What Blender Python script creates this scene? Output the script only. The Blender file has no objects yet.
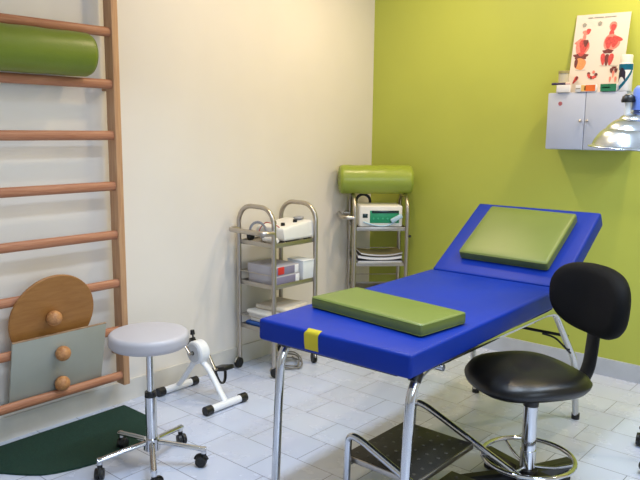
import bpy, bmesh, math, random
from math import sin, cos, pi, radians, atan2, hypot
from mathutils import Vector, Matrix, Euler

random.seed(7)
SC = bpy.context.scene
COL = SC.collection
V = Vector

# ------------------------------------------------------------------ helpers
def lin(c):
    c = c / 255.0
    return c / 12.92 if c <= 0.04045 else ((c + 0.055) / 1.055) ** 2.4

def rgb(r, g, b):
    return (lin(r), lin(g), lin(b), 1.0)

def material(name, col, rough=0.5, metal=0.0, var=0.0, vscale=8.0, bump=0.0, bscale=60.0,
             spec=0.5, coat=0.0, sheen=0.0, trans=0.0, emit=None, estr=0.0, stretch=(1, 1, 1),
             rough_var=0.0, sss=0.0):
    """principled material with procedural colour, roughness and bump variation"""
    m = bpy.data.materials.new(name)
    m.use_nodes = True
    nt = m.node_tree
    b = nt.nodes['Principled BSDF']
    b.inputs['Base Color'].default_value = col
    b.inputs['Roughness'].default_value = rough
    b.inputs['Metallic'].default_value = metal
    b.inputs['Specular IOR Level'].default_value = spec
    b.inputs['Coat Weight'].default_value = coat
    b.inputs['Sheen Weight'].default_value = sheen
    b.inputs['Transmission Weight'].default_value = trans
    tc = nt.nodes.new('ShaderNodeTexCoord')
    mp = nt.nodes.new('ShaderNodeMapping')
    mp.inputs['Scale'].default_value = stretch
    nt.links.new(tc.outputs['Object'], mp.inputs['Vector'])
    if var > 0:
        n = nt.nodes.new('ShaderNodeTexNoise')
        n.inputs['Scale'].default_value = vscale
        n.inputs['Detail'].default_value = 5
        nt.links.new(mp.outputs['Vector'], n.inputs['Vector'])
        r = nt.nodes.new('ShaderNodeValToRGB')
        r.color_ramp.elements[0].position = 0.3
        r.color_ramp.elements[1].position = 0.7
        r.color_ramp.elements[0].color = tuple(min(1, c * (1 - var)) for c in col[:3]) + (1,)
        r.color_ramp.elements[1].color = tuple(min(1, c * (1 + var)) for c in col[:3]) + (1,)
        nt.links.new(n.outputs['Fac'], r.inputs['Fac'])
        nt.links.new(r.outputs['Color'], b.inputs['Base Color'])
        if rough_var > 0:
            mr = nt.nodes.new('ShaderNodeMapRange')
            mr.inputs['To Min'].default_value = max(0.02, rough - rough_var)
            mr.inputs['To Max'].default_value = rough + rough_var
            nt.links.new(n.outputs['Fac'], mr.inputs['Value'])
            nt.links.new(mr.outputs['Result'], b.inputs['Roughness'])
    if bump > 0:
        n2 = nt.nodes.new('ShaderNodeTexNoise')
        n2.inputs['Scale'].default_value = bscale
        n2.inputs['Detail'].default_value = 4
        nt.links.new(mp.outputs['Vector'], n2.inputs['Vector'])
        bp = nt.nodes.new('ShaderNodeBump')
        bp.inputs['Strength'].default_value = bump
        bp.inputs['Distance'].default_value = 0.01
        nt.links.new(n2.outputs['Fac'], bp.inputs['Height'])
        nt.links.new(bp.outputs['Normal'], b.inputs['Normal'])
    if emit is not None:
        b.inputs['Emission Color'].default_value = emit
        b.inputs['Emission Strength'].default_value = estr
    return m

def obj(name, bm, mat, parent=None, loc=(0, 0, 0), rot=(0, 0, 0), angle=40, smooth=True):
    me = bpy.data.meshes.new(name)
    bmesh.ops.recalc_face_normals(bm, faces=bm.faces)
    bm.to_mesh(me)
    bm.free()
    mats = mat if isinstance(mat, (list, tuple)) else [mat]
    for m in mats:
        me.materials.append(m)
    if smooth:
        for p in me.polygons:
            p.use_smooth = True
        me.set_sharp_from_angle(angle=radians(angle))
    o = bpy.data.objects.new(name, me)
    COL.objects.link(o)
    o.location = loc
    o.rotation_euler = rot
    if parent is not None:
        o.parent = parent
    return o

def tag(o, label, cat, group=None, kind=None):
    o['label'] = label
    o['category'] = cat
    if group:
        o['group'] = group
    if kind:
        o['kind'] = kind
    return o

def thing(name, label, cat, loc=(0, 0, 0), rot=(0, 0, 0), group=None):
    o = bpy.data.objects.new(name, None)
    o.empty_display_size = 0.05
    COL.objects.link(o)
    o.location = loc
    o.rotation_euler = rot if isinstance(rot, (tuple, list, Euler)) else (0, 0, rot)
    return tag(o, label, cat, group)

def struct(name, bm, mat, **k):
    o = obj(name, bm, mat, **k)
    o['kind'] = 'structure'
    return o

def copy_tree(o, parent=None):
    c = o.copy()
    COL.objects.link(c)
    if parent is not None:
        c.parent = parent
    for ch in list(o.children):
        copy_tree(ch, c)
    return c

def new():
    return bmesh.new()

def xf(bm, verts, loc=(0, 0, 0), rot=(0, 0, 0), mat=None):
    M = mat if mat is not None else Matrix.Translation(V(loc)) @ Euler(rot).to_matrix().to_4x4()
    for v in verts:
        v.co = M @ v.co

def box(bm, sx, sy, sz, loc=(0, 0, 0), rot=(0, 0, 0), bevel=0.0, seg=2, mi=0):
    g = bmesh.ops.create_cube(bm, size=1.0)
    vs = g['verts']
    for v in vs:
        v.co = V((v.co.x * sx, v.co.y * sy, v.co.z * sz))
    fs = set(f for v in vs for f in v.link_faces)
    for f in fs:
        f.material_index = mi
    if bevel > 0:
        es = list(set(e for v in vs for e in v.link_edges))
        r = bmesh.ops.bevel(bm, geom=es, offset=bevel, segments=seg, profile=0.5, affect='EDGES')
        vs = set(r['verts'])
        for f in r['faces']:
            f.material_index = mi
        # gather whole island
        stack = list(vs)
        seen = set(stack)
        while stack:
            a = stack.pop()
            for e in a.link_edges:
                b = e.other_vert(a)
                if b not in seen:
                    seen.add(b)
                    stack.append(b)
        vs = list(seen)
    xf(bm, vs, loc, rot)
    return list(vs)

def pad(bm, sx, sy, sz, bevel=0.02, crown=0.006, nx=14, ny=14, seg=4):
    """upholstered pad: rounded slab, base at z=0, slightly crowned on top"""
    vs = box(bm, sx, sy, sz, (0, 0, sz / 2), bevel=bevel, seg=seg)
    for k in range(1, nx):
        x = -sx / 2 + sx * k / nx
        bmesh.ops.bisect_plane(bm, geom=bm.verts[:] + bm.edges[:] + bm.faces[:], plane_co=(x, 0, 0), plane_no=(1, 0, 0))
    for k in range(1, ny):
        y = -sy / 2 + sy * k / ny
        bmesh.ops.bisect_plane(bm, geom=bm.verts[:] + bm.edges[:] + bm.faces[:], plane_co=(0, y, 0), plane_no=(0, 1, 0))
    for v in bm.verts:
        if v.co.z > sz * 0.5:
            u, w = v.co.x / (sx / 2), v.co.y / (sy / 2)
            v.co.z += crown * (1 - min(1, u * u)) * (1 - min(1, w * w))

def cyl(bm, p0, p1, r0, r1=None, n=24, cap=True, mi=0):
    p0, p1 = V(p0), V(p1)
    d = p1 - p0
    g = bmesh.ops.create_cone(bm, cap_ends=cap, cap_tris=False, segments=n, radius1=r0,
                              radius2=r0 if r1 is None else r1, depth=d.length)
    M = Matrix.Translation((p0 + p1) / 2) @ d.to_track_quat('Z', 'Y').to_matrix().to_4x4()
    xf(bm, g['verts'], mat=M)
    for f in set(f for v in g['verts'] for f in v.link_faces):
        f.material_index = mi
    return g['verts']

def sph(bm, c, r, sc=(1, 1, 1), u=24, v=16, mi=0):
    g = bmesh.ops.create_uvsphere(bm, u_segments=u, v_segments=v, radius=r)
    for a in g['verts']:
        a.co = V((a.co.x * sc[0], a.co.y * sc[1], a.co.z * sc[2])) + V(c)
    for f in set(f for a in g['verts'] for f in a.link_faces):
        f.material_index = mi
    return g['verts']

def lathe(bm, prof, n=40, mat=None, mi=0):
    """profile of (radius, z) spun about z"""
    rings, allv = [], []
    for r, z in prof:
        if r < 1e-6:
            vs = [bm.verts.new((0, 0, z))]
        else:
            vs = [bm.verts.new((r * cos(2 * pi * k / n), r * sin(2 * pi * k / n), z)) for k in range(n)]
        rings.append(vs)
        allv += vs
    for a, b in zip(rings, rings[1:]):
        for k in range(n):
            k2 = (k + 1) % n
            if len(a) == 1 and len(b) == 1:
                continue
            if len(a) == 1:
                f = bm.faces.new((a[0], b[k2], b[k]))
            elif len(b) == 1:
                f = bm.faces.new((a[k], a[k2], b[0]))
            else:
                f = bm.faces.new((a[k], a[k2], b[k2], b[k]))
            f.material_index = mi
    if mat is not None:
        xf(bm, allv, mat=mat)
    return allv

def fillet(pts, r, n=8):
    pts = [V(p) for p in pts]
    out = [pts[0]]
    for i in range(1, len(pts) - 1):
        a, p, b = pts[i - 1], pts[i], pts[i + 1]
        da, db = (a - p), (b - p)
        ra = min(r, da.length * 0.49, db.length * 0.49)
        da.normalize()
        db.normalize()
        ang = da.angle(db)
        if ang > pi - 0.02:
            out.append(p)
            continue
        t = ra
        q0, q1 = p + da * t, p + db * t
        R = t * math.tan(ang / 2)
        c = p + (da + db).normalized() * (R / sin(ang / 2))
        v0, v1 = (q0 - c), (q1 - c)
        tot = v0.angle(v1)
        ax = v0.cross(v1).normalized()
        for k in range(n + 1):
            out.append(c + Matrix.Rotation(tot * k / n, 3, ax) @ v0)
    out.append(pts[-1])
    return out

def tube(bm, pts, r, n=14, closed=False, cap=True, sq=None, mi=0):
    """sweep a round (or sq=(a,b) elliptic) section along a polyline"""
    pts = [V(p) for p in pts]
    m = len(pts)
    tans = []
    for i in range(m):
        if closed:
            t = pts[(i + 1) % m] - pts[i - 1]
        else:
            t = pts[min(i + 1, m - 1)] - pts[max(i - 1, 0)]
        tans.append(t.normalized())
    up = V((0, 0, 1)) if abs(tans[0].z) < 0.9 else V((0, 1, 0))
    nrm = tans[0].cross(up).normalized()
    rings = []
    for i in range(m):
        t = tans[i]
        nrm = (nrm - t * nrm.dot(t)).normalized()
        bn = t.cross(nrm)
        ra, rb = (r, r) if sq is None else sq
        rr = r[i] if isinstance(r, (list, tuple)) else None
        if rr is not None:
            ra = rb = rr
        rings.append([bm.verts.new(pts[i] + nrm * (ra * cos(2 * pi * k / n)) + bn * (rb * sin(2 * pi * k / n))) for k in range(n)])
    rng = range(m) if closed else range(m - 1)
    for i in rng:
        a, b = rings[i], rings[(i + 1) % m]
        for k in range(n):
            f = bm.faces.new((a[k], a[(k + 1) % n], b[(k + 1) % n], b[k]))
            f.material_index = mi
    if cap and not closed:
        bm.faces.new(rings[0]).material_index = mi
        bm.faces.new(list(reversed(rings[-1]))).material_index = mi
    return [v for q in rings for v in q]

def prism(bm, outline, h, z0=0.0, bevel=0.0, seg=2, mi=0, mat=None):
    vs = [bm.verts.new((x, y, z0)) for x, y in outline]
    f = bm.faces.new(vs)
    g = bmesh.ops.extrude_face_region(bm, geom=[f])
    top = [e for e in g['geom'] if isinstance(e, bmesh.types.BMVert)]
    for v in top:
        v.co.z += h
    allv = vs + top
    for ff in set(q for v in allv for q in v.link_faces):
        ff.material_index = mi
    if bevel > 0:
        es = [e for e in set(e for v in allv for e in v.link_edges) if abs(e.verts[0].co.z - e.verts[1].co.z) < 1e-6]
        r = bmesh.ops.bevel(bm, geom=es, offset=bevel, segments=seg, profile=0.5, affect='EDGES')
        s = set(r['verts']) | set(v for v in allv if v.is_valid)
        allv = list(s)
    if mat is not None:
        xf(bm, allv, mat=mat)
    return allv

def spline(pts, n=10, closed=False):
    """Catmull-Rom through points"""
    P = [V(p) for p in pts]
    m = len(P)
    out = []
    rng = range(m) if closed else range(m - 1)
    for i in rng:
        if closed:
            a, b, c, d = P[(i - 1) % m], P[i], P[(i + 1) % m], P[(i + 2) % m]
        else:
            a, b, c, d = P[max(i - 1, 0)], P[i], P[i + 1], P[min(i + 2, m - 1)]
        for k in range(n):
            t = k / n
            out.append(0.5 * ((2 * b) + (c - a) * t + (2 * a - 5 * b + 4 * c - d) * t * t + (3 * b - a - 3 * c + d) * t ** 3))
    if not closed:
        out.append(P[-1])
    return out

def circle_pts(c, r, n=48, axis='z', a0=0, a1=2 * pi):
    o = []
    for k in range(n):
        a = a0 + (a1 - a0) * k / n
        if axis == 'z':
            o.append(V((c[0] + r * cos(a), c[1] + r * sin(a), c[2])))
        elif axis == 'y':
            o.append(V((c[0] + r * cos(a), c[1], c[2] + r * sin(a))))
        else:
            o.append(V((c[0], c[1] + r * cos(a), c[2] + r * sin(a))))
    return o

# ------------------------------------------------------------------ materials
M = {}
M['cream'] = material('cream_paint', rgb(226, 220, 211), 0.6, var=0.02, vscale=3, bump=0.05, bscale=180)
M['lime_wall'] = material('lime_paint', rgb(177, 186, 80), 0.5, var=0.03, vscale=2.5, bump=0.05, bscale=180)
M['white_paint'] = material('white_paint', rgb(238, 236, 230), 0.6, var=0.01, vscale=4)
M['base_cream'] = material('cream_skirting_tile', rgb(208, 204, 196), 0.3, var=0.05, vscale=9)
M['base_grey'] = material('grey_skirting_tile', rgb(186, 192, 202), 0.3, var=0.06, vscale=9)
M['chrome'] = material('chrome', rgb(206, 207, 210), 0.10, 1.0, var=0.02, vscale=4)
M['steel'] = material('stainless_steel', rgb(186, 178, 168), 0.30, 1.0, var=0.02, vscale=4)
M['shelf_steel'] = material('shelf_steel', rgb(182, 176, 168), 0.38, 1.0, var=0.02, vscale=5)
M['blue_vinyl'] = material('blue_vinyl', rgb(0, 40, 136), 0.44, spec=0.22, var=0.07, vscale=5, bump=0.12, bscale=220, rough_var=0.06)
M['green_vinyl'] = material('olive_green_vinyl', rgb(98, 111, 47), 0.38, var=0.05, vscale=6, bump=0.10, bscale=200, rough_var=0.06)
M['bolster_vinyl'] = material('lime_green_vinyl', rgb(146, 162, 60), 0.30, var=0.05, vscale=6, bump=0.08, bscale=150, rough_var=0.05)
M['dark_bolster'] = material('moss_green_vinyl', rgb(112, 128, 34), 0.38, var=0.06, vscale=6, bump=0.10, bscale=150, rough_var=0.05)
M['black_plastic'] = material('black_plastic', rgb(13, 13, 14), 0.42, var=0.1, vscale=20)
M['black_fabric'] = material('black_upholstery', rgb(7, 7, 8), 0.75, var=0.15, vscale=40, bump=0.15, bscale=400, spec=0.2)
M['black_leather'] = material('black_leatherette', rgb(11, 10, 10), 0.36, var=0.15, vscale=12, bump=0.10, bscale=260, rough_var=0.05)
M['white_vinyl'] = material('white_vinyl', rgb(176, 172, 176), 0.4, var=0.015, vscale=10, bump=0.06, bscale=220)
M['white_enamel'] = material('white_enamel', rgb(228, 230, 234), 0.28, var=0.015, vscale=10)
M['cabinet_white'] = material('cabinet_enamel', rgb(186, 194, 214), 0.38, var=0.01, vscale=6)
M['grey_plastic'] = material('grey_plastic', rgb(150, 152, 158), 0.45, var=0.04, vscale=15)
M['white_plastic'] = material('white_plastic', rgb(226, 224, 218), 0.38, var=0.02, vscale=15)
M['mat_green'] = material('dark_green_carpet', rgb(12, 52, 40), 0.95, var=0.3, vscale=160, bump=0.6, bscale=500)
M['rubber'] = material('black_ribbed_rubber', rgb(50, 47, 42), 0.5, var=0.12, vscale=25, bump=0.1, bscale=120)
M['stud'] = material('worn_rubber_stud', rgb(84, 80, 73), 0.4, var=0.1, vscale=25)
M['yellow_tape'] = material('yellow_tape', rgb(246, 226, 60), 0.5, var=0.05, vscale=20)
M['red'] = material('red_print', rgb(205, 48, 42), 0.5, var=0.05, vscale=20)
M['towel'] = material('beige_towel', rgb(218, 208, 192), 0.95, var=0.08, vscale=40, bump=0.5, bscale=180)
M['white_cloth'] = material('white_cloth', rgb(232, 229, 222), 0.95, var=0.04, vscale=40, bump=0.4, bscale=180)
M['blue_cloth'] = material('blue_cloth', rgb(52, 92, 166), 0.85, var=0.1, vscale=30, bump=0.3, bscale=150)
M['box_grey'] = material('grey_card', rgb(176, 172, 178), 0.6, var=0.03, vscale=20)
M['box_purple'] = material('purple_grey_card', rgb(128, 122, 146), 0.6, var=0.03, vscale=20)
M['clear_plastic'] = material('clear_plastic', rgb(240, 243, 245), 0.3, var=0.01, vscale=10, trans=0.15)
M['paper'] = material('white_paper', rgb(226, 226, 230), 0.8, var=0.02, vscale=30)
M['dark_cover'] = material('dark_magazine_cover', rgb(62, 62, 74), 0.45, var=0.2, vscale=18)
M['olive_cover'] = material('olive_folder', rgb(128, 118, 84), 0.5, var=0.15, vscale=14)
M['teal_panel'] = material('green_control_panel', rgb(26, 140, 96), 0.4, var=0.05, vscale=20)
M['dark_display'] = material('dark_display', rgb(22, 44, 44), 0.2, var=0.1, vscale=30)
M['pale_blue'] = material('pale_blue_plastic', rgb(172, 200, 218), 0.35, var=0.03, vscale=20)
M['lamp_blue'] = material('blue_neck_reflection', rgb(110, 140, 220), 0.35, var=0.03, vscale=20)  # bluish reflection on the lamp neck put into the base colour
M['alu'] = material('spun_aluminium', rgb(200, 206, 214), 0.26, 1.0, var=0.02, vscale=4)
M['inner_white'] = material('white_reflector', rgb(225, 225, 225), 0.4)
M['orange'] = material('orange_card', rgb(226, 110, 44), 0.5, var=0.05, vscale=30)
M['green_card'] = material('green_card', rgb(30, 118, 84), 0.5, var=0.05, vscale=30)
M['spray_blue'] = material('blue_print', rgb(24, 138, 178), 0.4, var=0.05, vscale=30)
M['spray_dark'] = material('dark_print', rgb(70, 62, 88), 0.4, var=0.2, vscale=60)
M['navy'] = material('navy_plastic', rgb(50, 40, 78), 0.35)
M['pink_plastic'] = material('pale_pink_plastic', rgb(222, 190, 184), 0.4)
M['cup'] = material('translucent_cup', rgb(214, 208, 190), 0.3, trans=0.25)
M['poster'] = material('poster_paper', rgb(218, 208, 202), 0.45, var=0.01, vscale=10)
M['flesh_red'] = material('poster_red', rgb(196, 70, 70), 0.5, var=0.25, vscale=90)
M['flesh_pink'] = material('poster_pink', rgb(220, 130, 120), 0.5, var=0.2, vscale=90)
M['flesh_brown'] = material('poster_brown', rgb(104, 46, 48), 0.5, var=0.25, vscale=90)
M['flesh_orange'] = material('poster_orange', rgb(224, 146, 92), 0.5, var=0.12, vscale=90)
M['print_grey'] = material('poster_grey', rgb(150, 150, 144), 0.6)
M['cable_grey'] = material('grey_cable', rgb(120, 116, 110), 0.5)
M['cable_red'] = material('red_cable', rgb(170, 40, 50), 0.45)

def wood(name, c1, c2, scale=(1, 1, 1), rough=0.5, rings=9.0):
    m = material(name, c1, rough)
    nt = m.node_tree
    b = nt.nodes['Principled BSDF']
    tc = nt.nodes.new('ShaderNodeTexCoord')
    mp = nt.nodes.new('ShaderNodeMapping')
    mp.inputs['Scale'].default_value = scale
    n = nt.nodes.new('ShaderNodeTexNoise')
    n.inputs['Scale'].default_value = rings
    n.inputs['Detail'].default_value = 6
    n.inputs['Distortion'].default_value = 0.6
    r = nt.nodes.new('ShaderNodeValToRGB')
    r.color_ramp.elements[0].position = 0.32
    r.color_ramp.elements[1].position = 0.68
    r.color_ramp.elements[0].color = c2
    r.color_ramp.elements[1].color = c1
    nt.links.new(tc.outputs['Object'], mp.inputs['Vector'])
    nt.links.new(mp.outputs['Vector'], n.inputs['Vector'])
    nt.links.new(n.outputs['Fac'], r.inputs['Fac'])
    nt.links.new(r.outputs['Color'], b.inputs['Base Color'])
    bp = nt.nodes.new('ShaderNodeBump')
    bp.inputs['Strength'].default_value = 0.08
    bp.inputs['Distance'].default_value = 0.003
    nt.links.new(n.outputs['Fac'], bp.inputs['Height'])
    nt.links.new(bp.outputs['Normal'], b.inputs['Normal'])
    return m

M['wood_post'] = wood('beech_upright', rgb(198, 156, 116), rgb(176, 130, 92), (14, 14, 0.7))
M['wood_rung'] = wood('beech_rung', rgb(182, 128, 96), rgb(160, 102, 72), (16, 0.8, 16))
M['wood_board'] = wood('brown_plywood', rgb(164, 114, 58), rgb(150, 100, 48), (6, 1.2, 6))
M['wood_knob'] = wood('turned_wood', rgb(196, 142, 90), rgb(164, 110, 66), (8, 8, 8))
M['board_grey'] = material('grey_green_laminate', rgb(158, 160, 150), 0.45, var=0.03, vscale=8)
M['wood_edge'] = wood('plywood_edge', rgb(168, 140, 112), rgb(140, 110, 84), (3, 3, 40))

def tile_floor():
    m = material('glazed_floor_tiles', rgb(196, 198, 204), 0.22)
    nt = m.node_tree
    b = nt.nodes['Principled BSDF']
    tc = nt.nodes.new('ShaderNodeTexCoord')
    mp = nt.nodes.new('ShaderNodeMapping')
    mp.inputs['Location'].default_value = (0.09, 0.145, 0)
    br = nt.nodes.new('ShaderNodeTexBrick')
    br.offset = 0.34
    br.offset_frequency = 2
    br.inputs['Scale'].default_value = 1.0
    br.inputs['Brick Width'].default_value = 0.315
    br.inputs['Row Height'].default_value = 0.2085
    br.inputs['Mortar Size'].default_value = 0.0022
    br.inputs['Mortar Smooth'].default_value = 0.3
    br.inputs['Color1'].default_value = rgb(198, 205, 222)
    br.inputs['Color2'].default_value = rgb(190, 197, 216)
    br.inputs['Mortar'].default_value = rgb(128, 130, 144)
    nt.links.new(tc.outputs['Object'], mp.inputs['Vector'])
    nt.links.new(mp.outputs['Vector'], br.inputs['Vector'])
    n = nt.nodes.new('ShaderNodeTexNoise')
    n.inputs['Scale'].default_value = 7
    n.inputs['Detail'].default_value = 6
    nt.links.new(tc.outputs['Object'], n.inputs['Vector'])
    mx = nt.nodes.new('ShaderNodeMix')
    mx.data_type = 'RGBA'
    mx.blend_type = 'MULTIPLY'
    mx.inputs['Factor'].default_value = 0.05
    nt.links.new(br.outputs['Color'], mx.inputs['A'])
    nt.links.new(n.outputs['Color'], mx.inputs['B'])
    nt.links.new(mx.outputs['Result'], b.inputs['Base Color'])
    bp = nt.nodes.new('ShaderNodeBump')
    bp.inputs['Strength'].default_value = 0.25
    bp.inputs['Distance'].default_value = 0.002
    bp.invert = True
    nt.links.new(br.outputs['Fac'], bp.inputs['Height'])
    nt.links.new(bp.outputs['Normal'], b.inputs['Normal'])
    mr = nt.nodes.new('ShaderNodeMapRange')
    mr.inputs['To Min'].default_value = 0.24
    mr.inputs['To Max'].default_value = 0.30
    nt.links.new(n.outputs['Fac'], mr.inputs['Value'])
    nt.links.new(mr.outputs['Result'], b.inputs['Roughness'])
    return m
M['floor'] = tile_floor()

# ------------------------------------------------------------------ the room
XW, YG = -3.122, 4.19          # cream wall plane, lime wall plane
XR, YB, ZC = 1.55, -1.45, 2.72
T = 0.12
def slab(x0, x1, y0, y1, z0, z1):
    bm = new()
    box(bm, x1 - x0, y1 - y0, z1 - z0, ((x0 + x1) / 2, (y0 + y1) / 2, (z0 + z1) / 2))
    return bm

struct('floor', slab(XW - T, XR + T, YB - T, YG + T, -0.1, 0), M['floor'], smooth=False)
struct('ceiling', slab(XW - T, XR + T, YB - T, YG + T, ZC, ZC + 0.1), M['white_paint'], smooth=False)
struct('wall_left', slab(XW - T, XW, YB - T, YG + T, 0, ZC), M['cream'], smooth=False)
struct('wall_far', slab(XW, XR + T, YG, YG + T, 0, ZC), M['lime_wall'], smooth=False)
struct('wall_back', slab(XW, XR + T, YB - T, YB, 0, ZC), M['cream'], smooth=False)
# right-hand wall with a window opening
WY0, WY1, WZ0, WZ1 = -0.7, 1.3, 0.95, 2.25
bm = new()
for y0, y1, z0, z1 in ((YB, WY0, 0, ZC), (WY1, YG, 0, ZC), (WY0, WY1, 0, WZ0), (WY0, WY1, WZ1, ZC)):
    box(bm, T, y1 - y0, z1 - z0, (XR + T / 2, (y0 + y1) / 2, (z0 + z1) / 2))
struct('wall_right', bm, M['cream'], smooth=False)
bm = new()
xw = XR + 0.07
for z in (WZ0 + 0.025, WZ1 - 0.025):
    box(bm, 0.06, WY1 - WY0, 0.05, (xw, (WY0 + WY1) / 2, z), bevel=0.006)
for y in (WY0 + 0.025, (WY0 + WY1) / 2, WY1 - 0.025):
    box(bm, 0.06, 0.05, WZ1 - WZ0, (xw, y, (WZ0 + WZ1) / 2), bevel=0.006)
struct('window_1', bm, M['white_enamel'])
struct('baseboard_left', slab(XW, XW + 0.012, YB, YG, 0, 0.112), M['base_cream'], smooth=False)
struct('baseboard_far', slab(XW + 0.012, XR, YG - 0.012, YG, 0, 0.107), M['base_grey'], smooth=False)

# ------------------------------------------------------------------ wall bars
wb = thing('wall_bars', 'beech wooden wall bars ladder fixed to the cream wall', 'wall bars', (-3.105, 1.5, 0))
UX, UD, UW = 0.063, 0.070, 0.036      # centre from wall, depth, width
for y in (1.0885, 1.968):
    bm = new()
    box(bm, UD, UW, 2.25, (UX, y - 1.5, 0.135 + 1.125), bevel=0.004)
    up = obj('upright', bm, M['wood_post'], wb)
    for z in (0.3, 1.64, 2.2):
        bm = new()
        box(bm, 0.046, 0.022, 0.03, (0.006, y - 1.502, z), bevel=0.002)
        obj('wall_bracket', bm, M['wood_post'], up)
RZ = [0.185, 0.427, 0.672, 0.919, 1.163, 1.410, 1.655, 1.899, 2.144, 2.33]
for z in RZ:
    bm = new()
    tube(bm, [(0.073, y - 1.5, z) for y in (1.1, 1.3, 1.5, 1.7, 1.9, 1.955)], 0.02, n=20, sq=(0.0165, 0.0225))
    obj('rung', bm, M['wood_rung'], wb)

def bolster(name, L, R, mats, label, group):
    """upholstered roll along local x, centred"""
    t = thing(name, label, 'bolster', group=group)
    bm = new()
    prof = []
    n = 10
    for k in range(n + 1):
        a = pi / 2 * k / n
        prof.append((R - 0.022 + 0.022 * sin(a) if k else R - 0.022, -L / 2 + 0.022 - 0.022 * cos(a)))
    for k in range(1, 12):
        prof.append((R + 0.0015 * sin(k * 1.9), -L / 2 + 0.022 + (L - 0.044) * k / 12))
    for k in range(n + 1):
        a = pi / 2 * k / n
        prof.append((R - 0.022 + 0.022 * cos(a), L / 2 - 0.022 + 0.022 * sin(a)))
    lathe(bm, prof, 56, mat=Matrix.Rotation(pi / 2, 4, 'Y'))
    obj('cover', bm, mats, t)
    for s in (-1, 1):
        bm = new()
        N = 48
        rings = []
        for (rr, zz, w) in ((R - 0.021, 0.0, 0), (R * 0.72, 0.004, 0.0022), (R * 0.45, 0.006, 0.0018), (R * 0.2, 0.006, 0.001)):
            rings.append([bm.verts.new((s * (L / 2 + zz + w * sin(9 * 2 * pi * k / N + 0.7)), rr * cos(2 * pi * k / N), rr * sin(2 * pi * k / N))) for k in range(N)])
        for a, b in zip(rings, rings[1:]):
            for k in range(N):
                bm.faces.new((a[k], a[(k + 1) % N], b[(k + 1) % N], b[k]))
        bm.faces.new(rings[-1])
        obj('end_panel', bm, mats, t, angle=80)
    for s in (-1, 1):
        bm = new()
        tube(bm, circle_pts((s * (L / 2 - 0.003), 0, 0), R - 0.010, 56, 'x'), 0.0028, n=8, closed=True)
        obj('piping', bm, mats, t)
    return t

b = bolster('bolster', 0.74, 0.0985, M['dark_bolster'], 'moss green roll bolster wedged between the upper rungs of the wall bars', 'green roll bolsters')
b.location = (-2.992, 1.440, 1.7775)
b.rotation_euler = (0, 0, pi / 2)

# balance boards tucked behind the rungs
def lean(x_a, z_a, x_b, z_b):
    return atan2(x_b - x_a, z_b - z_a)
def ball_knob(parent, y, h, off, r=0.036):
    bm = new()
    sph(bm, (off + r * 0.82, y, h), r, (0.95, 1, 1))
    cyl(bm, (off - 0.002, y, h), (off + 0.012, y, h), 0.018, 0.014)
    return obj('knob', bm, M['wood_knob'], parent)

db = thing('balance_board', 'round brown wooden balance board with one ball knob, tucked behind the wall bar rungs', 'balance board',
           (-3.0545, 1.587, 0.365), (0, lean(-3.065, 0.427, -3.006, 0.672), 0), group='wooden balance boards')
bm = new()
R = 0.21
lathe(bm, [(0, -0.007), (R - 0.003, -0.007), (R, -0.004), (R, 0.004), (R - 0.003, 0.007), (0, 0.007)], 64,
      mat=Matrix.Translation((-0.014, 0, R)) @ Matrix.Rotation(pi / 2, 4, 'Y'))
obj('disc', bm, M['wood_board'], db)
ball_knob(db, -0.012, R + 0.01, -0.007)

rb = thing('balance_board', 'rectangular grey balance board with two ball knobs, propped on the lowest rung', 'balance board',
           (-3.066, 1.612, 0.160), (0, lean(-3.061, 0.185, -3.008, 0.427), 0), group='wooden balance boards')
bm = new()
box(bm, 0.012, 0.472, 0.34, (0, 0, 0.17), bevel=0.0015)
bo = obj('board', bm, M['board_grey'], rb)
bm = new()
box(bm, 0.0125, 0.472, 0.004, (0, 0, 0.3415), bevel=0.0012)
obj('top_edge', bm, M['wood_edge'], rb)
ball_knob(rb, -0.004, 0.25, 0.006)
ball_knob(rb, 0.004, 0.088, 0.006)

# ------------------------------------------------------------------ floor mat
bm = new()
ol = [(-3.06, 1.0)]
ol += [(p.x, p.y) for p in spline([(-3.06, 1.0, 0), (-2.95, 1.075, 0), (-2.825, 1.20, 0), (-2.74, 1.262, 0), (-2.675, 1.315, 0), (-2.637, 1.383, 0),
                                    (-2.602, 1.50, 0), (-2.592, 1.62, 0), (-2.60, 1.75, 0), (-2.65, 1.87, 0), (-2.74, 1.95, 0), (-2.83, 1.973, 0), (-2.92, 1.977, 0), (-3.06, 1.977, 0)], 8)[1:]]
prism(bm, ol, 0.009, 0.0, bevel=0.003)
mat_o = obj('exercise_mat', bm, M['mat_green'])
tag(mat_o, 'dark green floor mat with a curved edge lying below the wall bars', 'mat')

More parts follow.
